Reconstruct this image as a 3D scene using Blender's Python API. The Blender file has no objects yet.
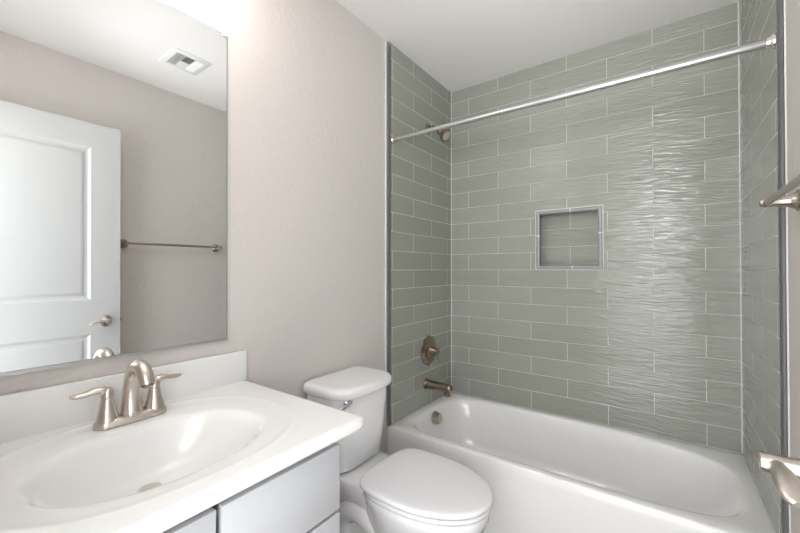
import bpy, bmesh, math, random
from mathutils import Vector, Matrix
random.seed(7)
PI = math.pi
S = bpy.context.scene
COL = S.collection

# ------------------------------------------------------------------ camera
cd = bpy.data.cameras.new('camera')
cam = bpy.data.objects.new('camera', cd); COL.objects.link(cam)
cd.sensor_width = 36.0
cd.lens = 368.66 / 800 * 36.0
cd.clip_start = 0.01
cam.location = (1.208, -2.279, 1.206)
cam.rotation_euler = (PI/2 + 0.0095, 0, 0.6258)
S.camera = cam

# ------------------------------------------------------------------ world, lights, exposure
S.view_settings.view_transform = 'Standard'
S.view_settings.look = 'None'
S.view_settings.gamma = 1.0
S.view_settings.use_curve_mapping = False
S.view_settings.exposure = 0.70
W = bpy.data.worlds.new('world'); S.world = W; W.use_nodes = True
bg = W.node_tree.nodes['Background']
bg.inputs[0].default_value = (0.98, 0.99, 1.0, 1); bg.inputs[1].default_value = 3.4   # bright hall beyond the doorway

def area_light(name, loc, target, size, power, color=(1, 1, 1), spread=180):
    l = bpy.data.lights.new(name, 'AREA'); l.shape = 'DISK'; l.size = size; l.energy = power; l.color = color
    l.spread = math.radians(spread)
    o = bpy.data.objects.new(name, l); COL.objects.link(o); o.location = loc
    o.rotation_euler = (Vector(target) - Vector(loc)).to_track_quat('-Z', 'Y').to_euler()
    return o
# the photographer's lamps in the doorway: one bounced off the ceiling, one direct (it throws the rod's shadow up the tiles)
area_light('bounce_lamp', (1.12, -2.24, 1.62), (0.76, -0.55, 2.44), 0.30, 1.3, (0.97, 0.985, 1.0), 70)
area_light('photo_lamp', (1.15, -2.62, 1.60), (0.75, 0.0, 1.5), 0.40, 0.8, (0.97, 0.985, 1.0), 80)
BULB = 1.8        # emission of the vanity light's shades

# ------------------------------------------------------------------ dimensions
WX = 1.4845        # right tile face (left tile face is x = 0, back tile face y = 0)
DL, DR = -0.012, 1.500   # drywall faces
YN = -2.30         # near wall
HC = 2.44
RIM = 0.37
ROW, TW = 0.1046, 0.4095
YT = -0.69         # where the tiling ends towards the room
CY = -1.915        # vanity centre line

# ------------------------------------------------------------------ materials
def new_mat(name):
    m = bpy.data.materials.new(name); m.use_nodes = True
    nt = m.node_tree
    return m, nt, nt.nodes['Principled BSDF']
def N(nt, t, **kw):
    n = nt.nodes.new(t)
    for k, v in kw.items(): setattr(n, k, v)
    return n
def mth(nt, op, a, b=None):
    n = N(nt, 'ShaderNodeMath', operation=op)
    for i, v in enumerate((a, b)):
        if v is None: continue
        if isinstance(v, (int, float)): n.inputs[i].default_value = v
        else: nt.links.new(v, n.inputs[i])
    return n.outputs[0]
def basic(name, col, rough=0.5, metal=0.0, spec=0.5, coat=0.0, noise=0.0, nscale=40, bump=0.0, bscale=200, bdist=0.001):
    m, nt, b = new_mat(name)
    b.inputs['Base Color'].default_value = (*col, 1)
    b.inputs['Roughness'].default_value = rough
    b.inputs['Metallic'].default_value = metal
    b.inputs['Specular IOR Level'].default_value = spec
    b.inputs['Coat Weight'].default_value = coat
    b.inputs['Coat Roughness'].default_value = 0.05
    geo = N(nt, 'ShaderNodeNewGeometry')
    if noise:
        t = N(nt, 'ShaderNodeTexNoise'); t.inputs['Scale'].default_value = nscale; t.inputs['Detail'].default_value = 4
        nt.links.new(geo.outputs['Position'], t.inputs['Vector'])
        mx = N(nt, 'ShaderNodeMix', data_type='RGBA')
        mx.inputs['A'].default_value = (*[c*(1-noise) for c in col], 1)
        mx.inputs['B'].default_value = (*[min(1, c*(1+noise)) for c in col], 1)
        nt.links.new(t.outputs['Fac'], mx.inputs['Factor']); nt.links.new(mx.outputs['Result'], b.inputs['Base Color'])
    if bump:
        t = N(nt, 'ShaderNodeTexNoise'); t.inputs['Scale'].default_value = bscale; t.inputs['Detail'].default_value = 3
        nt.links.new(geo.outputs['Position'], t.inputs['Vector'])
        bp = N(nt, 'ShaderNodeBump'); bp.inputs['Strength'].default_value = bump; bp.inputs['Distance'].default_value = bdist
        nt.links.new(t.outputs['Fac'], bp.inputs['Height']); nt.links.new(bp.outputs['Normal'], b.inputs['Normal'])
    return m

def brushed(name, col, rough=0.3):
    m, nt, b = new_mat(name)
    b.inputs['Base Color'].default_value = (*col, 1); b.inputs['Metallic'].default_value = 1.0
    geo = N(nt, 'ShaderNodeNewGeometry')
    mp = N(nt, 'ShaderNodeMapping'); mp.inputs['Scale'].default_value = (300, 300, 20)
    nt.links.new(geo.outputs['Position'], mp.inputs['Vector'])
    t = N(nt, 'ShaderNodeTexNoise'); t.inputs['Scale'].default_value = 3
    nt.links.new(mp.outputs['Vector'], t.inputs['Vector'])
    nt.links.new(mth(nt, 'ADD', mth(nt, 'MULTIPLY', t.outputs['Fac'], 0.02), rough - 0.01), b.inputs['Roughness'])
    return m

def tile_mat(name, axis, shift, zshift=0.0, amp=1.0):
    """wavy glazed 4x16 inch tiles in half offset with pale grout; axis = horizontal world axis"""
    m, nt, b = new_mat(name)
    geo = N(nt, 'ShaderNodeNewGeometry'); sp = N(nt, 'ShaderNodeSeparateXYZ')
    nt.links.new(geo.outputs['Position'], sp.inputs[0])
    hx = mth(nt, 'SUBTRACT', sp.outputs['XYZ'.index(axis)], shift)
    hz = mth(nt, 'SUBTRACT', sp.outputs[2], RIM + zshift)
    cv = N(nt, 'ShaderNodeCombineXYZ'); nt.links.new(hx, cv.inputs[0]); nt.links.new(hz, cv.inputs[1])
    br = N(nt, 'ShaderNodeTexBrick'); br.offset = 0.5; br.offset_frequency = 2; br.squash = 1.0
    nt.links.new(cv.outputs[0], br.inputs['Vector'])
    br.inputs['Color1'].default_value = (0.0, 0.0, 0.0, 1); br.inputs['Color2'].default_value = (1, 1, 1, 1)
    br.inputs['Mortar'].default_value = (0.5, 0.5, 0.5, 1)
    br.inputs['Scale'].default_value = 1.0; br.inputs['Mortar Size'].default_value = 0.0017
    br.inputs['Mortar Smooth'].default_value = 0.1; br.inputs['Bias'].default_value = 0.0
    br.inputs['Brick Width'].default_value = TW; br.inputs['Row Height'].default_value = ROW
    tint = N(nt, 'ShaderNodeSeparateColor'); nt.links.new(br.outputs['Color'], tint.inputs[0])
    tc = N(nt, 'ShaderNodeMix', data_type='RGBA')
    tc.inputs['A'].default_value = (0.322, 0.337, 0.292, 1); tc.inputs['B'].default_value = (0.358, 0.373, 0.326, 1)
    nt.links.new(tint.outputs[0], tc.inputs['Factor'])
    gc = N(nt, 'ShaderNodeMix', data_type='RGBA')
    nt.links.new(br.outputs['Fac'], gc.inputs['Factor']); nt.links.new(tc.outputs['Result'], gc.inputs['A'])
    gc.inputs['B'].default_value = (0.72, 0.71, 0.68, 1)
    nt.links.new(gc.outputs['Result'], b.inputs['Base Color'])
    nt.links.new(mth(nt, 'ADD', mth(nt, 'MULTIPLY', br.outputs['Fac'], 0.55), 0.13), b.inputs['Roughness'])
    b.inputs['Specular IOR Level'].default_value = 0.40
    # ripples: near-horizontal wavy ridges, different in every tile
    wv = N(nt, 'ShaderNodeCombineXYZ')
    nt.links.new(mth(nt, 'MULTIPLY', hx, 0.13), wv.inputs[0]); nt.links.new(mth(nt, 'ADD', hz, mth(nt, 'MULTIPLY', hx, 0.05)), wv.inputs[1])
    nt.links.new(mth(nt, 'MULTIPLY', tint.outputs[0], 7.0), wv.inputs[2])
    wt = N(nt, 'ShaderNodeTexNoise'); wt.inputs['Scale'].default_value = 90; wt.inputs['Detail'].default_value = 1.0
    wt.inputs['Distortion'].default_value = 0.6
    nt.links.new(wv.outputs[0], wt.inputs['Vector'])
    h = mth(nt, 'SUBTRACT', mth(nt, 'MULTIPLY', wt.outputs['Fac'], 1.3*amp), mth(nt, 'MULTIPLY', br.outputs['Fac'], 1.0))
    bp = N(nt, 'ShaderNodeBump'); bp.inputs['Strength'].default_value = 1.0; bp.inputs['Distance'].default_value = 0.003
    nt.links.new(h, bp.inputs['Height']); nt.links.new(bp.outputs['Normal'], b.inputs['Normal'])
    return m

def floor_mat():
    m, nt, b = new_mat('brown_plank_floor')
    geo = N(nt, 'ShaderNodeNewGeometry')
    br = N(nt, 'ShaderNodeTexBrick'); br.offset = 0.37
    nt.links.new(geo.outputs['Position'], br.inputs['Vector'])
    br.inputs['Color1'].default_value = (0.13, 0.085, 0.055, 1); br.inputs['Color2'].default_value = (0.20, 0.135, 0.09, 1)
    br.inputs['Mortar'].default_value = (0.04, 0.028, 0.02, 1); br.inputs['Scale'].default_value = 1
    br.inputs['Mortar Size'].default_value = 0.0012; br.inputs['Brick Width'].default_value = 1.2; br.inputs['Row Height'].default_value = 0.15
    mp = N(nt, 'ShaderNodeMapping'); mp.inputs['Scale'].default_value = (3, 60, 1); nt.links.new(geo.outputs['Position'], mp.inputs['Vector'])
    t = N(nt, 'ShaderNodeTexNoise'); t.inputs['Scale'].default_value = 1; t.inputs['Detail'].default_value = 5
    nt.links.new(mp.outputs['Vector'], t.inputs['Vector'])
    mx = N(nt, 'ShaderNodeMix', data_type='RGBA', blend_type='OVERLAY'); mx.inputs['Factor'].default_value = 0.6
    nt.links.new(br.outputs['Color'], mx.inputs['A']); nt.links.new(t.outputs['Color'], mx.inputs['B'])
    nt.links.new(mx.outputs['Result'], b.inputs['Base Color']); b.inputs['Roughness'].default_value = 0.45
    return m

M = {}
M['paint'] = basic('greige_wall_paint', (0.672, 0.628, 0.597), 0.5, spec=0.4, bump=0.5, bscale=52, bdist=0.0045)
M['ceil'] = basic('ceiling_paint', (0.87, 0.85, 0.84), 0.8, spec=0.3, bump=0.25, bscale=60, bdist=0.002)
M['tile_back'] = tile_mat('green_grey_tile_back', 'X', 0.131 + TW/2)
M['tile_side'] = tile_mat('green_grey_tile_side', 'Y', -0.0604, 0.0, 0.2)
M['tile_niche'] = tile_mat('green_grey_tile_niche', 'X', 0.131 + TW/2, -0.069)
M['floor'] = floor_mat()
M['liner'] = basic('pewter_pencil_liner', (0.31, 0.305, 0.315), 0.38, metal=0.1, spec=0.6, noise=0.08, nscale=25)
M['grout'] = basic('white_grout', (0.76, 0.75, 0.73), 0.7, noise=0.03)
M['trimwhite'] = basic('white_trim_paint', (0.80, 0.80, 0.79), 0.35, noise=0.01)
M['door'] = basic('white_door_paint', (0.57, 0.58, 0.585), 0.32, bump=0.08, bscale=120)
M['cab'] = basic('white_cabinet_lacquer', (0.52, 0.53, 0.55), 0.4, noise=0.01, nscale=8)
M['cabin'] = basic('cabinet_carcass', (0.62, 0.64, 0.68), 0.5, noise=0.02)
M['marble'] = basic('white_cultured_marble', (0.86, 0.855, 0.845), 0.13, spec=0.5, coat=0.3, noise=0.008, nscale=6)
M['china'] = basic('white_vitreous_china', (0.88, 0.88, 0.89), 0.10, coat=0.4, noise=0.005, nscale=5)
M['seat'] = basic('white_seat_plastic', (0.85, 0.85, 0.87), 0.22, noise=0.005, nscale=5)
M['tub'] = basic('white_tub_enamel', (0.88, 0.875, 0.875), 0.14, coat=0.3, noise=0.006, nscale=5)
M['nickel'] = brushed('brushed_nickel', (0.66, 0.60, 0.54), 0.30)
M['bronze'] = brushed('warm_brushed_nickel', (0.33, 0.265, 0.205), 0.21)
M['mid'] = brushed('towel_bar_nickel', (0.50, 0.45, 0.39), 0.25)
M['chrome'] = basic('chrome', (0.80, 0.80, 0.81), 0.06, metal=1.0, noise=0.02)
M['satin'] = basic('satin_steel', (0.56, 0.56, 0.56), 0.28, metal=0.85, noise=0.02)
M['vent'] = basic('white_vent_enamel', (0.80, 0.80, 0.80), 0.4, noise=0.02)
M['dark'] = basic('dark_duct', (0.24, 0.24, 0.245), 0.8, noise=0.1)
M['plastic'] = basic('clear_white_plastic', (0.86, 0.87, 0.88), 0.25, noise=0.01)
m, nt, b = new_mat('mirror_silver'); M['mirror'] = m
b.inputs['Base Color'].default_value = (0.845, 0.86, 0.855, 1); b.inputs['Metallic'].default_value = 1; b.inputs['Roughness'].default_value = 0.004
_t = N(nt, 'ShaderNodeTexNoise'); _t.inputs['Scale'].default_value = 3
nt.links.new(mth(nt, 'MULTIPLY', _t.outputs['Fac'], 0.008), b.inputs['Roughness'])
M['glassedge'] = basic('mirror_glass_edge', (0.30, 0.35, 0.33), 0.2, noise=0.05)
m, nt, b = new_mat('frosted_lit_shade'); M['shade'] = m
b.inputs['Base Color'].default_value = (0.9, 0.88, 0.85, 1)
b.inputs['Emission Color'].default_value = (1.0, 0.975, 0.95, 1); b.inputs['Emission Strength'].default_value = BULB

m, nt, b = new_mat('lit_bulb'); M['bulb'] = m
b.inputs['Base Color'].default_value = (0.95, 0.93, 0.9, 1)
b.inputs['Emission Color'].default_value = (1.0, 0.975, 0.95, 1); b.inputs['Emission Strength'].default_value = BULB * 27.0

# ------------------------------------------------------------------ mesh helpers
def bx(bm, x0, x1, y0, y1, z0, z1, bev=0.0, seg=2):
    r = bmesh.ops.create_cube(bm, size=1)
    vs = r['verts']
    for v in vs:
        v.co = Vector(((x0+x1)/2 + v.co.x*(x1-x0), (y0+y1)/2 + v.co.y*(y1-y0), (z0+z1)/2 + v.co.z*(z1-z0)))
    if bev:
        es = list({e for v in vs for e in v.link_edges})
        bmesh.ops.bevel(bm, geom=es, offset=bev, segments=seg, profile=0.5, affect='EDGES')
def box(x0, x1, y0, y1, z0, z1, bev=0.0, seg=2):
    bm = bmesh.new(); bx(bm, x0, x1, y0, y1, z0, z1, bev, seg); return bm
def loft(bm, rings, cap0=False, cap1=False, closed=True):
    vr = [[bm.verts.new(p) for p in r] for r in rings]
    n = len(vr[0])
    for a, b in zip(vr, vr[1:]):
        for i in range(n if closed else n-1):
            j = (i+1) % n
            try: bm.faces.new((a[i], a[j], b[j], b[i]))
            except ValueError: pass
    if cap0: bm.faces.new(list(reversed(vr[0])))
    if cap1: bm.faces.new(vr[-1])
    return vr
def frame_of(d):
    d = Vector(d).normalized()
    u = d.cross(Vector((0, 0, 1)))
    if u.length < 1e-4: u = d.cross(Vector((0, 1, 0)))
    u.normalize(); return d, u, u.cross(d).normalized()
def lathe(bm, base, axis, prof, n=28):
    """prof = [(distance along axis, radius)]"""
    d, u, w = frame_of(axis); base = Vector(base)
    rings = []
    for t, r in prof:
        c = base + d*t; r = max(r, 1e-5)
        rings.append([c + u*(r*math.cos(2*PI*i/n)) + w*(r*math.sin(2*PI*i/n)) for i in range(n)])
    loft(bm, rings, prof[0][1] > 1e-4, prof[-1][1] > 1e-4)
def smooth_path(pts, k=6):
    """Catmull-Rom through tuples of any length"""
    P = [pts[0]] + list(pts) + [pts[-1]]; out = []
    for i in range(1, len(P)-2):
        for s in range(k):
            t = s/k; q = []
            for a, b, c, d in zip(P[i-1], P[i], P[i+1], P[i+2]):
                q.append(0.5*((2*b) + (-a+c)*t + (2*a-5*b+4*c-d)*t*t + (-a+3*b-3*c+d)*t**3))
            out.append(tuple(q))
    out.append(tuple(pts[-1])); return out
def tube(bm, pts, n=16, k=6, ref=None):
    """pts = (x,y,z,ra,rb): ra across ref-side, rb the other way; smooth, capped"""
    P = smooth_path([p if len(p) == 5 else (*p, p[3]) for p in pts], k)
    rings = []; pu = None
    for i, p in enumerate(P):
        a = Vector(P[max(i-1, 0)][:3]); b = Vector(P[min(i+1, len(P)-1)][:3]); d = (b-a).normalized()
        if pu is None: pu = Vector(ref) if ref else frame_of(d)[1]
        u = (pu - d*pu.dot(d)).normalized(); w = d.cross(u); pu = u
        c = Vector(p[:3])
        rings.append([c + u*(p[3]*math.cos(2*PI*j/n)) + w*(p[4]*math.sin(2*PI*j/n)) for j in range(n)])
    loft(bm, rings, True, True)

LOC = {}
def fin(name, bm, mat, parent=None, loc=(0, 0, 0), sharp=35, smooth=True):
    """link bm (built in world coordinates) as one mesh object whose origin is loc or the parent's base"""
    off = LOC[parent.name] if parent is not None else Vector(loc)
    bmesh.ops.remove_doubles(bm, verts=bm.verts, dist=1e-5)
    bmesh.ops.recalc_face_normals(bm, faces=bm.faces)
    bmesh.ops.translate(bm, verts=bm.verts, vec=-off)
    me = bpy.data.meshes.new(name); bm.to_mesh(me); bm.free()
    for mm in (mat if isinstance(mat, (list, tuple)) else [mat]): me.materials.append(mm)
    if smooth:
        me.shade_smooth(); me.set_sharp_from_angle(angle=math.radians(sharp))
    o = bpy.data.objects.new(name, me); COL.objects.link(o)
    if parent is not None: o.parent = parent
    else: o.location = off
    LOC[o.name] = off.copy()
    return o
def tag(o, label, cat, group=None):
    o['label'] = label; o['category'] = cat
    if group: o['group'] = group
def thing(name, label, cat, loc):
    o = bpy.data.objects.new(name, None); o.empty_display_size = 0.05; COL.objects.link(o); o.location = loc
    LOC[o.name] = Vector(loc); tag(o, label, cat); return o
def struct(name, bm, mat, label=None, parent=None, **kw):
    o = fin(name, bm, mat, parent, **kw)
    if parent is None: o['kind'] = 'structure'
    if label and parent is None: tag(o, label, name.split('_')[0])
    return o

# ------------------------------------------------------------------ room shell
struct('floor', box(-0.15, 1.65, YN-0.12, 0.15, -0.05, 0.0), M['floor'], 'brown wood-look plank floor under the toilet and vanity')
struct('ceiling', box(-0.15, 1.65, YN-0.12, 0.2, HC, HC+0.05), M['ceil'], 'flat pale grey ceiling over the whole bathroom')
wl = struct('wall_left', box(-0.15, DL, YN-0.12, 0.2, 0.0, HC), M['paint'], 'textured greige wall behind the mirror, vanity and toilet')
struct('tile_panel', box(DL, 0.0, YT, 0.0, RIM+0.0008, HC), M['tile_side'], parent=wl)
wr = struct('wall_right', box(DR, 1.65, YN-0.12, 0.2, 0.0, HC), M['paint'], 'greige wall on the right with the towel bar, behind the open door')
struct('tile_panel', box(WX, DR, YT, 0.0, RIM+0.0008, HC), M['tile_side'], parent=wr)
# near wall with the doorway the picture is taken from
DX0, DX1, DH = 0.66, 1.44, 2.06
bm = bmesh.new()
bx(bm, DL, DX0, YN-0.12, YN, 0, HC); bx(bm, DX1, DR, YN-0.12, YN, 0, HC); bx(bm, DX0, DX1, YN-0.12, YN, DH, HC)
struct('wall_front', bm, M['paint'], 'greige wall holding the doorway, facing the bathtub')
bm = bmesh.new()
bx(bm, DX0, DX0+0.018, YN-0.125, YN+0.005, 0, DH); bx(bm, DX1-0.018, DX1, YN-0.125, YN+0.005, 0, DH); bx(bm, DX0, DX1, YN-0.125, YN+0.005, DH-0.018, DH)
struct('trim_1', bm, M['trimwhite'], 'white jamb lining the open doorway')

# tiled back wall with a hole for the niche
NX0, NX1, NZ0, NZ1, ND = 0.574, 0.926, 1.210, 1.558, 0.092
bm = bmesh.new()
xs = (DL, NX0, NX1, DR); zs = (0.0, NZ0, NZ1, HC)
for i in range(3):
    for j in range(3):
        if i == 1 and j == 1: continue
        vs = [bm.verts.new((x, 0.0, z)) for x, z in ((xs[i], zs[j]), (xs[i+1], zs[j]), (xs[i+1], zs[j+1]), (xs[i], zs[j+1]))]
        bm.faces.new(vs)
bmesh.ops.remove_doubles(bm, verts=bm.verts, dist=1e-5)
for f in bm.faces: f.normal_update()
r = bmesh.ops.extrude_face_region(bm, geom=list(bm.faces))
bmesh.ops.translate(bm, verts=[v for v in r['geom'] if isinstance(v, bmesh.types.BMVert)], vec=(0, 0.15, 0))
wb = struct('wall_back', bm, M['tile_back'], 'wall of rippled grey-green tiles behind the bathtub, with a niche')
bm = bmesh.new()
for q in (((NX0, ND, NZ0), (NX1, ND, NZ0), (NX1, ND, NZ1), (NX0, ND, NZ1)),):
    bm.faces.new([bm.verts.new(p) for p in q])
r = bmesh.ops.extrude_face_region(bm, geom=list(bm.faces))
bmesh.ops.translate(bm, verts=[v for v in r['geom'] if isinstance(v, bmesh.types.BMVert)], vec=(0, 0.02, 0))
struct('niche_back', bm, M['tile_niche'], parent=wb)
bm = bmesh.new()
e = 0.004
bx(bm, NX0-e, NX0+0.001, 0.003, ND, NZ0, NZ1); bx(bm, NX1-0.001, NX1+e, 0.003, ND, NZ0, NZ1)
bx(bm, NX0, NX1, 0.003, ND, NZ0-e, NZ0+0.001); bx(bm, NX0, NX1, 0.003, ND, NZ1-0.001, NZ1+e)
struct('niche_lining', bm, M['tile_side'], parent=wb)

# pewter pencil liners: rounded bars in pieces with grout between them
def half_round(bm, a, b, out, side, w, t, joints):
    """bar from a to b, bulging along out, width along side"""
    a, b, out, side = Vector(a), Vector(b), Vector(out), Vector(side); L = (b-a).length; d = (b-a)/L
    cuts = [0] + [j for j in joints if 0.004 < j < L-0.004] + [L]
    for s0, s1 in zip(cuts, cuts[1:]):
        rings = []
        for s, k in ((s0+0.0026, 0.94), (s0+0.0034, 1), (s1-0.0034, 1), (s1-0.0026, 0.94)):
            ring = []
            for i in range(9):
                th = PI*i/8
                ring.append(a + d*s + side*(w/2*math.cos(th)*k) + out*(t*(0.35+0.65*math.sin(th)**0.7)*k if 0 < i < 8 else t*0.35*k))
            ring.append(a + d*s - side*(w/2*k)); ring.append(a + d*s + side*(w/2*k))
            rings.append(ring)
        loft(bm, rings, True, True)
def liner_side(name, x, out, label, ext, thick):
    y = YT - 0.017
    bm = bmesh.new()
    js = [HC - RIM - 0.026 - 0.2035*k for k in range(11)]
    half_round(bm, (x, y, RIM+0.003), (x, y, HC-0.001), (out, 0, 0), (0, 1, 0), 0.029, 0.016, js)
    o = struct(name, bm, M['liner'], label, loc=(x, y, RIM))
    g = bmesh.new(); bx(g, min(x, x+out*thick), max(x, x+out*thick), y-ext, YT, RIM+0.001, HC)
    half_round(g, (x, y, RIM+0.003), (x, y, HC-0.001), (out, 0, 0), (0, 1, 0), 0.0282, 0.0157, [])
    struct('grout_bed', g, M['grout'], parent=o)
liner_side('trim_2', DL, 1, 'pewter pencil liner edging the tiles beside the toilet', 0.0205, 0.006)
liner_side('trim_3', DR, -1, 'pewter pencil liner edging the tiles beside the towel bar', 0.0148, 0.004)
bm = bmesh.new()
fw = 0.022
midx, midz = (NX0+NX1)/2 - 0.0, (NZ0+NZ1)/2
for a, b, sd, j in (((NX0, 0, NZ0+fw/2), (NX1, 0, NZ0+fw/2), (0, 0, 1), [0.20]), ((NX0, 0, NZ1-fw/2), (NX1, 0, NZ1-fw/2), (0, 0, 1), [0.19]),
                    ((NX0+fw/2, 0, NZ0), (NX0+fw/2, 0, NZ1), (1, 0, 0), [0.20]), ((NX1-fw/2, 0, NZ0), (NX1-fw/2, 0, NZ1), (1, 0, 0), [0.20])):
    half_round(bm, a, b, (0, -1, 0), sd, fw, 0.010, j)
o = struct('trim_4', bm, M['liner'], 'pewter liner framing the square niche in the tiles', loc=(NX0, 0, NZ0))
g = bmesh.new()
k = 0.005
bx(g, NX0-k, NX1+k, -0.002, 0.014, NZ0-k, NZ0+0.004); bx(g, NX0-k, NX1+k, -0.002, 0.014, NZ1-0.004, NZ1+k)
bx(g, NX0-k, NX0+0.004, -0.002, 0.014, NZ0, NZ1); bx(g, NX1-0.004, NX1+k, -0.002, 0.014, NZ0, NZ1)
for a, b, sd in (((NX0, 0, NZ0+fw/2), (NX1, 0, NZ0+fw/2), (0, 0, 1)), ((NX0, 0, NZ1-fw/2), (NX1, 0, NZ1-fw/2), (0, 0, 1)),
                 ((NX0+fw/2, 0, NZ0), (NX0+fw/2, 0, NZ1), (1, 0, 0)), ((NX1-fw/2, 0, NZ0), (NX1-fw/2, 0, NZ1), (1, 0, 0))):
    half_round(g, a, b, (0, -1, 0), sd, fw*.97, 0.0097, [])
struct('grout_bed', g, M['grout'], parent=o)
# corner grout beads
bm = bmesh.new(); bx(bm, 0, 0.004, -0.004, 0, RIM, HC); struct('trim_5', bm, M['grout'], 'thin grout bead in the tiled corner above the tub spout')
bm = bmesh.new(); bx(bm, WX-0.004, WX, -0.004, 0, RIM, HC); struct('trim_6', bm, M['grout'], 'thin grout bead in the tiled corner at the sloped tub end')
# baseboards
def baseboard(name, x0, x1, label, y0, y1):
    bm = bmesh.new(); bx(bm, x0, x1, y0, y1, 0, 0.085, 0.004); struct(name, bm, M['trimwhite'], label, loc=(x0, y0, 0))
baseboard('baseboard_left', DL, DL+0.014, 'white baseboard behind the toilet', -1.598, -0.715)
baseboard('baseboard_right', DR-0.014, DR, 'white baseboard along the wall behind the door', YN+0.01, -0.72)

# ------------------------------------------------------------------ door, open against the right wall
DF = 1.385; D0, D1 = -2.252, -1.487
bm = bmesh.new()
PY0, PY1 = D0+0.145, D1-0.137
panels = ((1.060, 1.915), (0.235, 0.868))
ycut = (D0, PY0, PY1, D1); zcut = (0.012, panels[1][0], panels[1][1], panels[0][0], panels[0][1], 2.05)
for i in range(3):
    for j in range(5):
        if i == 1 and j in (1, 3): continue
        bm.faces.new([bm.verts.new((DF, y, z)) for y, z in ((ycut[i], zcut[j]), (ycut[i+1], zcut[j]), (ycut[i+1], zcut[j+1]), (ycut[i], zcut[j+1]))])
for z0, z1 in panels:
    rings = []
    for inset, dep in ((0, 0), (0.005, 0.004), (0.014, 0.0085), (0.020, 0.009), (0.026, 0.009), (0.040, 0.0035), (0.046, 0.003)):
        rings.append([(DF+dep, y, z) for y, z in ((PY0+inset, z0+inset), (PY1-inset, z0+inset), (PY1-inset, z1-inset), (PY0+inset, z1-inset))])
    loft(bm, rings, False, True)
bmesh.ops.remove_doubles(bm, verts=bm.verts, dist=1e-5)
DB = DF+0.035
for a, b in (((D0, 0.012), (D1, 0.012)), ((D1, 0.012), (D1, 2.05)), ((D1, 2.05), (D0, 2.05)), ((D0, 2.05), (D0, 0.012))):
    bm.faces.new([bm.verts.new(p) for p in ((DF, *a), (DF, *b), (DB, *b), (DB, *a))])
bm.faces.new([bm.verts.new((DB, y, z)) for y, z in ((D0, 0.012), (D1, 0.012), (D1, 2.05), (D0, 2.05))])
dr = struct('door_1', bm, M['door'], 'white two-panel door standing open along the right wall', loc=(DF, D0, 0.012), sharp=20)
HY, HZ = -1.558, 0.937
bm = bmesh.new()
lathe(bm, (DF, HY, HZ), (-1, 0, 0), [(0, 0.031), (0.004, 0.032), (0.009, 0.030), (0.012, 0.022), (0.015, 0.016), (0.040, 0.0125), (0.065, 0.0130), (0.072, 0.0115), (0.073, 0.001)], 32)
tube(bm, [(DF-0.056, HY+0.010, HZ, .0095, .008), (DF-0.056, HY-0.016, HZ+0.001, .0105, .0085), (DF-0.056, HY-0.040, HZ+0.004, .012, .0075), (DF-0.055, HY-0.062, HZ-0.001, .013, .007),
          (DF-0.053, HY-0.078, HZ-0.008, .0115, .0065), (DF-0.051, HY-0.086, HZ-0.011, .006, .004)], 20, ref=(1, 0, 0))
hd = struct('door_handle', bm, M['nickel'], parent=dr); hd['label'] = 'brushed nickel lever handle'
bm = bmesh.new(); bx(bm, DF+0.006, DB-0.006, D1, D1+0.0015, HZ-0.028, HZ+0.028); bx(bm, DF+0.011, DB-0.011, D1, D1+0.010, HZ-0.008, HZ+0.008, .002)
struct('door_latch', bm, M['bronze'], parent=dr)
bm = bmesh.new()
for z in (0.25, 1.05, 1.85):
    lathe(bm, (DB-0.002, D0-0.006, z-0.045), (0, 0, 1), [(0, .006), (.09, .006)], 12)
struct('door_hinges', bm, M['nickel'], parent=dr)

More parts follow.
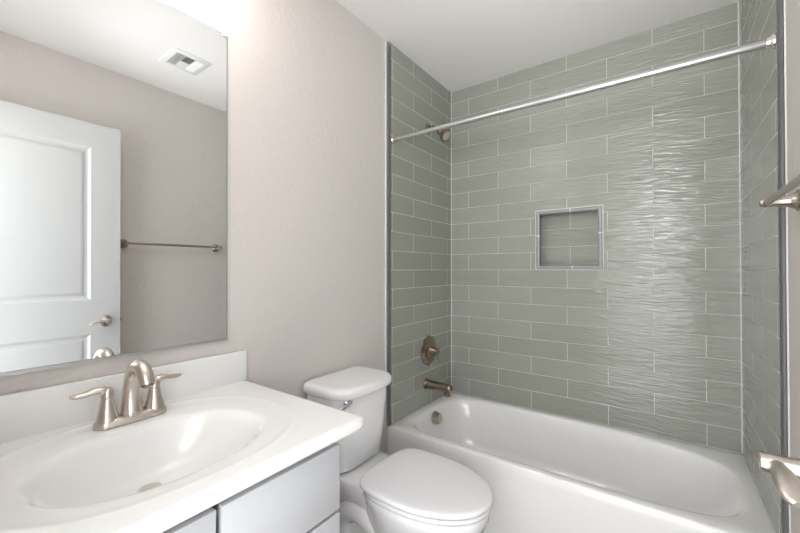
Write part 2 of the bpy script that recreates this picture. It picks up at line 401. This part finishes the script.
# ------------------------------------------------------------------ bathtub
TY0 = -0.708
def rect_r(c, s, ax0, ax1, by0, by1):
    r = 1e9
    if c > 1e-9: r = min(r, ax1/c)
    if c < -1e-9: r = min(r, ax0/-c)
    if s > 1e-9: r = min(r, by1/s)
    if s < -1e-9: r = min(r, by0/-s)
    return r
def se_r(c, s, aL, aR, bF, bB, nL, nR):
    a = aR if c > 0 else aL; b = bB if s > 0 else bF; n = nR if c > 0 else nL
    if s < 0: n = n + 1.4
    # blend exponent over the middle so the outline stays smooth
    return (abs(c/a)**n + abs(s/b)**n)**(-1/n)
def tub():
    x0, x1, y0, y1 = DL+0.0005, DR-0.0005, TY0, -0.0005
    cx, cy = 0.74, -0.355
    ang = sorted([2*PI*i/120 for i in range(120)] + [math.atan2(y-cy, x-cx) % (2*PI) for x in (x0, x1) for y in (y0, y1)])
    bm = bmesh.new()
    def outer(inset, z): return [(cx+math.cos(a)*rect_r(math.cos(a), math.sin(a), cx-x0-inset, x1-cx-inset, cy-y0-inset, y1-cy-inset),
                                  cy+math.sin(a)*rect_r(math.cos(a), math.sin(a), cx-x0-inset, x1-cx-inset, cy-y0-inset, y1-cy-inset), z) for a in ang]
    def inner(aL, aR, bF, bB, z, n1=5.0, n2=3.1, dx=0):
        return [(cx+dx+math.cos(a)*se_r(math.cos(a), math.sin(a), aL, aR, bF, bB, n1, n2), cy+math.sin(a)*se_r(math.cos(a), math.sin(a), aL, aR, bF, bB, n1, n2), z) for a in ang]
    L, Rr, F, B = 0.690, 0.700, 0.314, 0.305
    rings = [outer(0.0, 0.0), outer(0.0, RIM-0.045), outer(0.0, RIM-0.009), outer(0.003, RIM-0.003), outer(0.008, RIM)]
    rings += [inner(L+.004, Rr+.006, F+.006, B+.004, RIM), inner(L-.002, Rr-.002, F-.003, B-.002, RIM-.003), inner(L-.010, Rr-.014, F-.011, B-.010, RIM-.012)]
    for z, l, r_, f, b_, n1, n2 in ((0.325, .672, .664, .286, .285, 5, 3.1), (0.26, .662, .615, .270, .272, 4.5, 3.0), (0.19, .652, .560, .257, .262, 4.2, 3.0),
                                   (0.13, .638, .490, .243, .248, 4, 3), (0.09, .610, .420, .222, .226, 4, 3), (0.068, .560, .350, .190, .194, 4, 3), (0.06, .45, .25, .12, .12, 4, 3)):
        rings.append(inner(l, r_, f, b_, z, n1, n2))
    loft(bm, rings, False, True)
    return bm
tb = fin('bathtub', tub(), M['tub'], loc=(0.74, -0.36, 0), sharp=60)
tag(tb, 'white alcove bathtub with smooth apron below the grey-green tiles', 'bathtub')
bm = bmesh.new()
lathe(bm, (0.071, -0.352, 0.318), (1, 0, 0.08), [(0, .036), (0.006, .038), (0.014, .037), (0.016, .033), (0.020, .033), (0.034, .031), (0.037, .027), (0.038, .001)], 30)
o = fin('overflow_plate', bm, M['mid'], tb); o['label'] = 'round brushed nickel overflow cover'

# ------------------------------------------------------------------ tub spout, shower valve, shower head, rod
sp = thing('tub_spout', 'brushed nickel tub spout low on the left tiles', 'spout', (0, -0.333, 0.500))
bm = bmesh.new()
lathe(bm, (0, -0.333, 0.505), (1, 0, -.02), [(0, .033), (.004, .033), (.007, .0295), (.010, .0285), (.06, .0270), (.11, .0260), (.150, .0255), (.168, .0250), (.173, .022), (.174, .001)], 28)
fin('spout_body', bm, M['bronze'], sp)
bm = bmesh.new()
lathe(bm, (0.151, -0.333, 0.508), (0.03, 0, -1), [(0, .022), (.03, .0225), (.046, .0225), (.049, .021), (.049, .016), (.040, .015), (.040, .001)], 26)
fin('spout_outlet', bm, M['bronze'], sp)

VY, VZ = -0.308, 0.705
sv = thing('shower_valve', 'round brushed nickel shower valve with lever on the left tiles', 'valve', (0, VY, VZ))
bm = bmesh.new()
n = 64; rings = []
for t, r in ((0, .088), (.003, .091), (.006, .090), (.008, .080), (.011, .077), (.016, .064), (.019, .045), (.020, .001)):
    rings.append([(t, VY+r*(1+.018*math.cos(8*2*PI*i/n)*(r > .07))*math.cos(2*PI*i/n), VZ+r*(1+.018*math.cos(8*2*PI*i/n)*(r > .07))*math.sin(2*PI*i/n)) for i in range(n)])
loft(bm, rings, True, False)
fin('escutcheon', bm, M['bronze'], sv)
bm = bmesh.new()
lathe(bm, (0.012, VY, VZ), (1, 0, 0), [(0, .040), (.008, .040), (.014, .030), (.03, .024), (.048, .018), (.058, .017), (.062, .013), (.063, .001)], 28)
hb = fin('handle_hub', bm, M['bronze'], sv)
bm = bmesh.new()
tube(bm, [(0.062, VY, VZ+0.010, .009, .007), (0.064, VY, VZ-0.012, .0085, .0065), (0.068, VY, VZ-0.040, .0075, .0055), (0.074, VY, VZ-0.066, .0065, .0045)], 14, ref=(0, 1, 0))
fin('handle_lever', bm, M['bronze'], hb)

AY, AZ = -0.306, 2.092
sh = thing('showerhead', 'small brushed nickel shower head high on the left tiles', 'shower head', (0, AY, AZ))
bm = bmesh.new(); lathe(bm, (0, AY, AZ), (1, 0, 0), [(0, .030), (.003, .030), (.008, .024), (.012, .014), (.013, .009)], 24)
fin('wall_flange', bm, M['bronze'], sh)
bm = bmesh.new(); tube(bm, [(0.002, AY, AZ, .0095), (0.03, AY, AZ+0.002, .0095), (0.058, AY, AZ-0.012, .0095), (0.086, AY, AZ-0.040, .0095)], 14)
fin('shower_arm', bm, M['bronze'], sh)
bm = bmesh.new()
ax = Vector((0.80, 0, -0.60)).normalized(); bpnt = Vector((0.072, AY, AZ-0.028))
lathe(bm, bpnt, ax, [(0, .012), (.010, .016), (.020, .016), (.026, .012), (.034, .018), (.052, .035), (.064, .040), (.070, .040), (.073, .037), (.0735, .028), (.072, .001)], 30)
hdo = fin('spray_head', bm, M['bronze'], sh)
bm = bmesh.new()
lathe(bm, bpnt + ax*0.0725, ax, [(0, .030), (.0018, .029), (.0022, .001)], 24)
o = fin('spray_face', bm, M['nickel'], hdo); o['label'] = 'pale round spray plate'

RY, RZ = -0.675, 1.916
rd = thing('shower_curtain_rod', 'straight satin steel shower curtain rod spanning the tub alcove', 'curtain rod', (WX/2, RY, RZ))
bm = bmesh.new(); lathe(bm, (0.004, RY, RZ), (1, 0, 0), [(0, .0120), (WX*0.55, .0120), (WX*0.55+0.001, .0138), (WX-0.008, .0138)], 24)
fin('rod', bm, M['satin'], rd)
for x, s, r in ((0.0, 1, .021), (WX, -1, .024)):
    bm = bmesh.new(); lathe(bm, (x, RY, RZ), (s, 0, 0), [(0, r), (.004, r), (.008, r*.93), (.012, r*.75), (.020, r*.70), (.021, .0125)], 24)
    fin('rod_flange', bm, M['chrome'], rd)

# ------------------------------------------------------------------ towel bar
BX_, BZ_ = 1.432, 1.391
twb = thing('towel_bar', 'brushed nickel towel bar on the right wall beyond the open door', 'towel bar', (DR, -1.15, BZ_))
bm = bmesh.new(); lathe(bm, (BX_, -1.452, BZ_), (0, 1, 0), [(0, .006), (.002, .0085), (.6, .0085), (.602, .006)], 20)
fin('bar', bm, M['mid'], twb)
for y in (-0.866, -1.440):
    bm = bmesh.new(); lathe(bm, (DR, y, BZ_), (-1, 0, 0), [(0, .029), (.004, .030), (.008, .029), (.012, .023), (.024, .0165), (.045, .0125), (.068, .0115), (.076, .011), (.081, .008), (.082, .001)], 28)
    fin('post', bm, M['mid'], twb)

# ------------------------------------------------------------------ vanity: cabinet, top, faucet
VY0, VY1 = YN+0.002, -1.538      # counter ends
CYR = -1.602                     # cabinet right side
vc = thing('vanity_cabinet', 'white flat-front vanity cabinet under the sink counter', 'cabinet', (0.26, CY, 0))
bm = bmesh.new()
for q in ((YN+0.004, YN+0.02), (CYR-0.016, CYR)): bx(bm, DL+0.001, 0.511, *q, 0.09, 0.788)
bx(bm, 0.435, 0.45, YN+0.004, CYR, 0.0, 0.095); bx(bm, DL+0.001, 0.511, YN+0.004, CYR, 0.09, 0.106); bx(bm, DL+0.001, 0.006, YN+0.004, CYR, 0.09, 0.788)
bx(bm, 0.462, 0.480, YN+0.004, CYR, 0.735, 0.788); bx(bm, 0.462, 0.480, -1.94, -1.89, 0.09, 0.783); bx(bm, 0.462, 0.480, -1.92, CYR, 0.58, 0.61); bx(bm, 0.462, 0.480, -1.92, CYR, 0.335, 0.36)
bx(bm, DL+0.001, 0.45, YN+0.02, YN+0.03, 0.0, 0.09); bx(bm, DL+0.001, 0.45, CYR-0.016, CYR, 0.0, 0.09)
fin('carcass', bm, M['cabin'], vc)
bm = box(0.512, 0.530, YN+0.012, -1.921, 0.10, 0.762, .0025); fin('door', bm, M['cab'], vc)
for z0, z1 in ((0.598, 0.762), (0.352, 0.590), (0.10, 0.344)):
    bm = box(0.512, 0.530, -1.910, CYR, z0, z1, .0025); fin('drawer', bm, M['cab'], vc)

ZT = 0.820
BCX, BCY = 0.298, -1.922
def ell(cx, cy, rx, ry, z, n, ang): return [(cx+math.cos(a)*((abs(math.cos(a)/rx)**n + abs(math.sin(a)/ry)**n)**(-1/n)), cy+math.sin(a)*((abs(math.cos(a)/rx)**n + abs(math.sin(a)/ry)**n)**(-1/n)), z) for a in ang]
vx0, vx1 = DL+0.001, 0.562
rcx, rcy = 0.272, -1.916
ang = sorted([2*PI*i/192 for i in range(192)] + [math.atan2(y-rcy, x-rcx) % (2*PI) for q in (0, .0025, .007, .013, .017) for x in (vx0, vx1-q) for y in (VY0, VY1-q)])
bm = bmesh.new()
def orect(inx, iny, z):
    out = []
    for a in ang:
        c, s = math.cos(a), math.sin(a); r = rect_r(c, s, rcx-vx0, vx1-inx-rcx, rcy-VY0, VY1-iny-rcy)
        x, y = rcx+c*r, rcy+s*r
        # round the free front corner a little
        R_ = 0.010
        dx, dy = x-(vx1-inx-R_), y-(VY1-iny-R_)
        if dx > 0 and dy > 0:
            l = math.hypot(dx, dy)
            if l > R_: x, y = vx1-inx-R_+dx/l*R_, VY1-iny-R_+dy/l*R_
        out.append((x, y, z))
    return out
rings = [orect(.05, .05, ZT-0.031), orect(.008, .008, ZT-0.031), orect(.002, .002, ZT-0.0285), orect(0, 0, ZT-0.023), orect(0, 0, ZT-0.012), orect(.0025, .0025, ZT-0.005), orect(.007, .007, ZT-0.0012), orect(.013, .013, ZT), orect(.017, .017, ZT), ell(rcx, rcy, 0.252, 0.310, ZT, 2.4, ang)]
rings.append(ell(rcx, rcy, 0.247, 0.305, ZT, 2.4, ang))
loft(bm, rings)
vt = thing('sink_counter', 'white sink counter with oval bowl and backsplash on the vanity', 'countertop', (0.27, CY, ZT-0.031))
fin('counter_slab', bm, M['marble'], vt, sharp=50)
bm = bmesh.new()
rings = [ell(rcx, rcy, 0.247, 0.305, ZT, 2.4, ang), ell(rcx, rcy, 0.241, 0.299, ZT+0.0006, 2.4, ang), ell(rcx, rcy, 0.236, 0.294, ZT+0.0003, 2.4, ang), ell(rcx, rcy, 0.230, 0.287, ZT-0.0008, 2.4, ang), ell(rcx, rcy, 0.220, 0.276, ZT-0.0018, 2.38, ang), ell(rcx, rcy, 0.205, 0.260, ZT-0.0024, 2.35, ang)]
for k_, z in ((1.09, -0.0036), (1.055, -0.0055), (1.025, -0.009), (0.99, -0.016), (0.955, -0.027), (0.90, -0.047), (0.82, -0.073), (0.70, -0.099), (0.54, -0.117), (0.36, -0.127), (0.2, -0.1315), (0.10, -0.134)):
    sft = (1-k_)*0.25 if k_ < 1 else 0
    rings.append(ell(BCX-0.28*sft, BCY, 0.160*k_, 0.216*k_, ZT+z*(0.9 if k_ < 0.9 else 1), 2.1, ang))
loft(bm, rings, False, True)
o = fin('basin', bm, M['marble'], vt, sharp=70); o['label'] = 'oval sink bowl moulded into the counter'
dcx = BCX-0.28*0.9*0.25
bm = bmesh.new(); lathe(bm, (dcx, BCY, ZT-0.1215), (0, 0, 1), [(0, .024), (.002, .024), (.003, .021), (.0025, .017), (.0045, .0165), (.006, .012), (.0065, .001)], 28)
o = fin('drain_stopper', bm, M['nickel'], vt)
bm = bmesh.new(); bx(bm, DL+0.001, 0.008, VY0, VY1-0.001, ZT-0.001, 0.924, .003)
fin('backsplash', bm, M['marble'], vt)

FX, FY, FZ = 0.080, -1.908, ZT-0.0006
fc = thing('sink_faucet', 'brushed nickel two-handle faucet with arched spout on the counter', 'faucet', (FX, FY, FZ))
bm = bmesh.new()
rings = []
for z, k_ in ((0, 1), (.004, 1.0), (.010, .97), (.014, .91), (.017, .80), (.018, .6)):
    ring = []
    for i in range(40):
        a = 2*PI*i/40; hw, r = 0.052, 0.029*k_
        c, s = math.cos(a), math.sin(a)
        ring.append((FX + c*r*0.95, FY + (hw if s > 0 else -hw) + s*r if abs(s) > 1e-9 else FY, FZ+z))
    rings.append(ring)
loft(bm, rings, True, True)
fin('base_plate', bm, M['nickel'], fc)
bm = bmesh.new()
tube(bm, [(FX-.002, FY, FZ+.010, .029, .029), (FX-.004, FY, FZ+.022, .0250, .0250), (FX-.006, FY, FZ+.055, .0205, .0205), (FX-.003, FY, FZ+.092, .0180, .0180), (FX+.010, FY, FZ+.122, .0172, .0168), (FX+.034, FY, FZ+.141, .0170, .0162),
          (FX+.062, FY, FZ+.143, .0172, .0158), (FX+.086, FY, FZ+.128, .0172, .0155), (FX+.099, FY, FZ+.105, .0168, .0152)], 24, ref=(0, 1, 0))
spo = fin('spout', bm, M['nickel'], fc)
bm = bmesh.new()
lathe(bm, (FX+.099, FY, FZ+.108), (0.45, 0, -0.9), [(0, .0125), (.006, .0125), (.008, .010), (.0085, .001)], 20)
fin('aerator', bm, M['bronze'], spo)
for s in (-1, 1):
    y = FY + s*0.052
    bm = bmesh.new()
    lathe(bm, (FX, y, FZ+0.008), (0, 0, 1), [(0, .0255), (.006, .0250), (.010, .0238), (.025, .0198), (.045, .0155), (.060, .0135), (.0605, .0125), (.0625, .0125), (.063, .0137), (.078, .0133), (.083, .0110), (.086, .006), (.0865, .001)], 28)
    h = fin('handle', bm, M['nickel'], fc)
    bm = bmesh.new()
    tube(bm, [(FX, y-s*.004, FZ+.080, .012, .011), (FX-.001, y+s*.010, FZ+.089, .0125, .0095), (FX-.002, y+s*.026, FZ+.0905, .0118, .0078), (FX-.004, y+s*.044, FZ+.087, .0115, .0068), (FX-.005, y+s*.060, FZ+.086, .0105, .0058), (FX-.005, y+s*.070, FZ+.0875, .005, .0028)], 18, ref=(1, 0, 0))
    fin('lever', bm, M['nickel'], h)

# ------------------------------------------------------------------ mirror and vanity light
MZ0, MZ1, MY0, MY1 = 0.972, 2.010, -2.250, -1.606
TB, TT = 0.0035+0.0075, 0.0035     # glass face off the wall, bottom / top: it leans back by 0.4 degrees
bm = bmesh.new()
f0 = [(DL+TB, MY0, MZ0), (DL+TB, MY1, MZ0), (DL+TT, MY1, MZ1), (DL+TT, MY0, MZ1)]
bev = 0.004
fi = [(DL+TB+.0004, MY0+bev, MZ0+bev), (DL+TB+.0004, MY1-bev, MZ0+bev), (DL+TT+.0004, MY1-bev, MZ1-bev), (DL+TT+.0004, MY0+bev, MZ1-bev)]
b0 = [(DL+.0005, *p[1:]) for p in f0]
loft(bm, [b0, f0, fi], True, True)
mi = thing('mirror', 'large frameless wall mirror above the sink, reflecting the white door', 'mirror', (DL, CY, MZ0))
g = fin('mirror_glass', bm, [M['mirror'], M['glassedge']], mi, smooth=False)
for p in g.data.polygons:
    p.material_index = 0 if abs(p.normal.x) > 0.9 and p.area > 0.3 else 1
bm = bmesh.new()
bx(bm, DL+.0003, DL+TB+.0035, MY0, MY1, MZ0-.004, MZ0); bx(bm, DL+TB+.001, DL+TB+.0035, MY0, MY1, MZ0, MZ0+.003)
o = fin('bottom_channel', bm, M['satin'], mi)
for y in (MY0+0.03, MY1-0.012):
    bm = bmesh.new()
    bx(bm, DL+TT+.0006, DL+TT+.006, y-.008, y+.008, MZ1-.009, MZ1+.003, .0015); bx(bm, DL+.0003, DL+TT+.006, y-.008, y+.008, MZ1, MZ1+.011, .0015)
    fin('mirror_clip', bm, M['plastic'], mi)

LX, LZ = 0.205, 2.275
vl = thing('vanity_light', 'three-shade vanity light on the wall above the mirror', 'light', (DL, CY, LZ))
bm = box(DL, DL+0.028, CY-0.25, CY+0.25, LZ-0.045, LZ+0.045, .006); fin('backplate', bm, M['nickel'], vl)
for k_ in (-1, 0, 1):
    y = CY + k_*0.155
    bm = bmesh.new(); tube(bm, [(DL+.02, y, LZ, .008), (DL+.07, y, LZ+.012, .008), (LX-.03, y, LZ+.03, .008), (LX, y, LZ+.022, .008), (LX, y, LZ+.006, .010)], 12)
    fin('arm', bm, M['nickel'], vl)
    bm = bmesh.new(); lathe(bm, (LX, y, LZ+.012), (0, 0, -1), [(0, .022), (.01, .030), (.03, .039), (.062, .047), (.066, .044), (.062, .041), (.030, .034), (.026, .001)], 28)
    fin('lamp_shade', bm, M['shade'], vl)
    bm = bmesh.new(); lathe(bm, (LX, y, LZ-.020), (0, 0, -1), [(0, .013), (.030, .013), (.040, .018), (.056, .0245), (.070, .0245), (.084, .019), (.092, .010), (.094, .001)], 24)
    fin('light_bulb', bm, M['bulb'], vl)

# ------------------------------------------------------------------ toilet
TCY = -1.119
tl = thing('toilet', 'white two-piece toilet between vanity and bathtub, lid closed', 'toilet', (0.35, TCY, 0))
def rrect(x0, x1, hw, z, rf, rb, bow=0.0, n=7):
    """rounded rectangle ring, x0 back, x1 front, front bowed out"""
    pts = []
    for cx_, cy_, r, a0 in ((x1-rf, hw-rf, rf, 0), (x0+rb, hw-rb, rb, PI/2), (x0+rb, -hw+rb, rb, PI), (x1-rf, -hw+rf, rf, 1.5*PI)):
        for i in range(n):
            a = a0 + PI/2*i/(n-1); pts.append([cx_+r*math.cos(a), cy_+r*math.sin(a)])
    for k_ in range(1, 8):      # points along the front edge
        pts.append([x1, (-hw+rf) + (2*hw-2*rf)*k_/8])
    out = []
    for x, y in pts:
        w = max(0, (x-x0)/(x1-x0))**2
        out.append((x + bow*w*(1-(y/hw)**2), TCY+y, z))
    return out
bm = bmesh.new()
loft(bm, [rrect(.015, .163, .133, .402, .05, .02, .012), rrect(.012, .176, .143, .412, .05, .02, .014), rrect(.010, .184, .151, .50, .045, .02, .016), rrect(.008, .192, .160, .62, .045, .02, .018), rrect(.006, .198, .164, .713, .045, .02, .02)], True, True)
fin('tank', bm, M['china'], tl, sharp=50)
bm = bmesh.new()
lx = [(.708, -.003), (.7095, .007), (.713, .010), (.731, .0105), (.740, .0085), (.745, .003), (.7475, -.006), (.7485, -.02)]
loft(bm, [rrect(.004, .203+e_, .168+e_, z, .055, .02, .034) for z, e_ in lx], True, True)
fin('tank_lid', bm, M['china'], tl, sharp=50)
bm = bmesh.new()
fx_ = 0.205
lathe(bm, (fx_-.004, TCY-.122, .692), (1, 0, 0), [(0, .014), (.008, .014), (.012, .011), (.016, .009), (.022, .009), (.023, .001)], 20)
fl = fin('flush_lever', bm, M['chrome'], tl)
bm = bmesh.new()
tube(bm, [(fx_+.016, TCY-.116, .692, .010, .007), (fx_+.022, TCY-.132, .692, .0095, .0065), (fx_+.025, TCY-.152, .690, .0085, .006), (fx_+.026, TCY-.172, .687, .0095, .006), (fx_+.025, TCY-.184, .685, .006, .004)], 14, ref=(0, 0, 1))
fin('lever_arm', bm, M['chrome'], fl)

def egg(cx_, ab, af, hw, z, nb, nf, n=72):
    out = []
    for i in range(n):
        a = 2*PI*i/n; c, s = math.cos(a), math.sin(a)
        aa, nn = (af, nf) if c > 0 else (ab, nb)
        r = (abs(c/aa)**nn + abs(s/hw)**nn)**(-1/nn)
        out.append((cx_+c*r, TCY+s*r, z))
    return out
bm = bmesh.new()
rings = [egg(.36, .22, .20, .112, 0.0, 3, 2.4), egg(.36, .22, .198, .110, .02, 3, 2.4), egg(.36, .20, .170, .098, .05, 3, 2.3), egg(.37, .19, .165, .095, .12, 2.6, 2.2), egg(.39, .18, .19, .105, .20, 2.4, 2.1), egg(.42, .18, .235, .130, .27, 2.4, 2.1),
         egg(.45, .19, .255, .155, .325, 2.6, 2.05), egg(.46, .195, .262, .168, .365, 2.8, 2.05), egg(.46, .20, .264, .172, .385, 3, 2.05), egg(.46, .20, .262, .170, .394, 3, 2.05), egg(.46, .19, .25, .158, .398, 3, 2.05)]
loft(bm, rings, True, True)
loft(bm, [rrect(.05, .36, .10, .29, .03, .03), rrect(.03, .36, .122, .335, .03, .03), rrect(.022, .36, .130, .365, .03, .03), rrect(.020, .36, .132, .392, .03, .03), rrect(.024, .355, .127, .398, .03, .03)], True, True)
loft(bm, [rrect(.10, .42, .082, 0, .04, .03), rrect(.10, .42, .078, .02, .04, .03), rrect(.09, .40, .078, .30, .04, .03)], True, True)
fin('bowl', bm, M['china'], tl, sharp=60)
for s in (-1, 1):
    bm = bmesh.new()
    tube(bm, [(.40, TCY+s*.060, .16, .040, .05), (.33, TCY+s*.078, .235, .042, .05), (.24, TCY+s*.082, .275, .044, .046), (.16, TCY+s*.078, .235, .044, .046), (.14, TCY+s*.076, .15, .044, .046), (.19, TCY+s*.076, .075, .044, .046), (.29, TCY+s*.07, .05, .04, .046)], 20, ref=(0, 1, 0))
    fin('trapway', bm, M['china'], tl)
bm = bmesh.new()
loft(bm, [egg(.462, .175, .262, .170, .399, 3.6, 2.05), egg(.462, .180, .268, .176, .402, 3.6, 2.05), egg(.462, .182, .271, .178, .409, 3.6, 2.05), egg(.462, .181, .270, .177, .414, 4.0, 2.05), egg(.462, .177, .265, .173, .4165, 4.0, 2.05), egg(.462, .165, .252, .160, .4172, 4.0, 2.05)], True, True)
fin('seat_ring', bm, M['seat'], tl, sharp=60)
bm = bmesh.new()
ln = []
for z, e_ in ((.4205, -.013), (.4225, -.001), (.427, .003), (.435, .003), (.4385, .0005), (.4405, -.004), (.4418, -.012), (.4430, -.035), (.4440, -.08), (.4447, -.13)):
    ln.append(egg(.462, .184+e_, .272+e_, .180+e_, z, 4.4, 2.05))
loft(bm, ln, True, True)
fin('seat_lid', bm, M['seat'], tl, sharp=60)
for s in (-1, 1):
    bm = bmesh.new(); bx(bm, .262, .292, TCY+s*.075-.02, TCY+s*.075+.02, .398, .4205, .005)
    fin('seat_hinge', bm, M['seat'], tl)

# ------------------------------------------------------------------ ceiling register
VX, VYc, VW, VL = 1.045, -1.275, 0.208, 0.208
av = thing('ceiling_vent', 'white louvred air register on the ceiling, seen in the mirror', 'vent', (VX, VYc, HC))
bm = bmesh.new()
x0, x1, y0, y1 = VX-VW/2, VX+VW/2, VYc-VL/2, VYc+VL/2; z = HC
o4 = lambda i, zz: [(x0+i, y0+i, zz), (x1-i, y0+i, zz), (x1-i, y1-i, zz), (x0+i, y1-i, zz)]
loft(bm, [o4(0, z), o4(0, z-.003), o4(.006, z-.007), o4(.030, z-.008), o4(.032, z-.004), o4(.032, z-.0005)])
fin('vent_frame', bm, M['vent'], av)
fin('duct_opening', box(x0+.031, x1-.031, y0+.031, y1-.031, z-.0012, z-.0004), M['dark'], av)
def louver(a, b, nrm):
    a, b, nrm = Vector(a), Vector(b), Vector(nrm)
    bm = bmesh.new(); rings = []
    for p in (a, b):
        rings.append([p + nrm*-.006 + Vector((0, 0, .0058)), p + nrm*.002 + Vector((0, 0, .001)), p + nrm*.007 + Vector((0, 0, -.003)), p + nrm*.0065 + Vector((0, 0, -.004)), p + nrm*.001 + Vector((0, 0, -.0002)), p + nrm*-.007 + Vector((0, 0, .0046))])
    loft(bm, rings, True, True)
    fin('louver', bm, M['vent'], av, sharp=60)
zl = z-.0062
ya, yb = y0+.034, y1-.034
for k_ in range(4):
    y = ya + .006 + k_*.0110; louver((x0+.034, y, zl), (x1-.034, y, zl), (0, -1, 0))
for k_ in range(4):
    y = yb - .006 - k_*.0110; louver((x0+.034, y, zl), (x1-.034, y, zl), (0, 1, 0))
for k_ in range(9):
    x = x0+.043+k_*.0153; louver((x, VYc-.026, zl), (x, VYc+.026, zl), (-1 if k_ < 5 else 1, 0, 0))
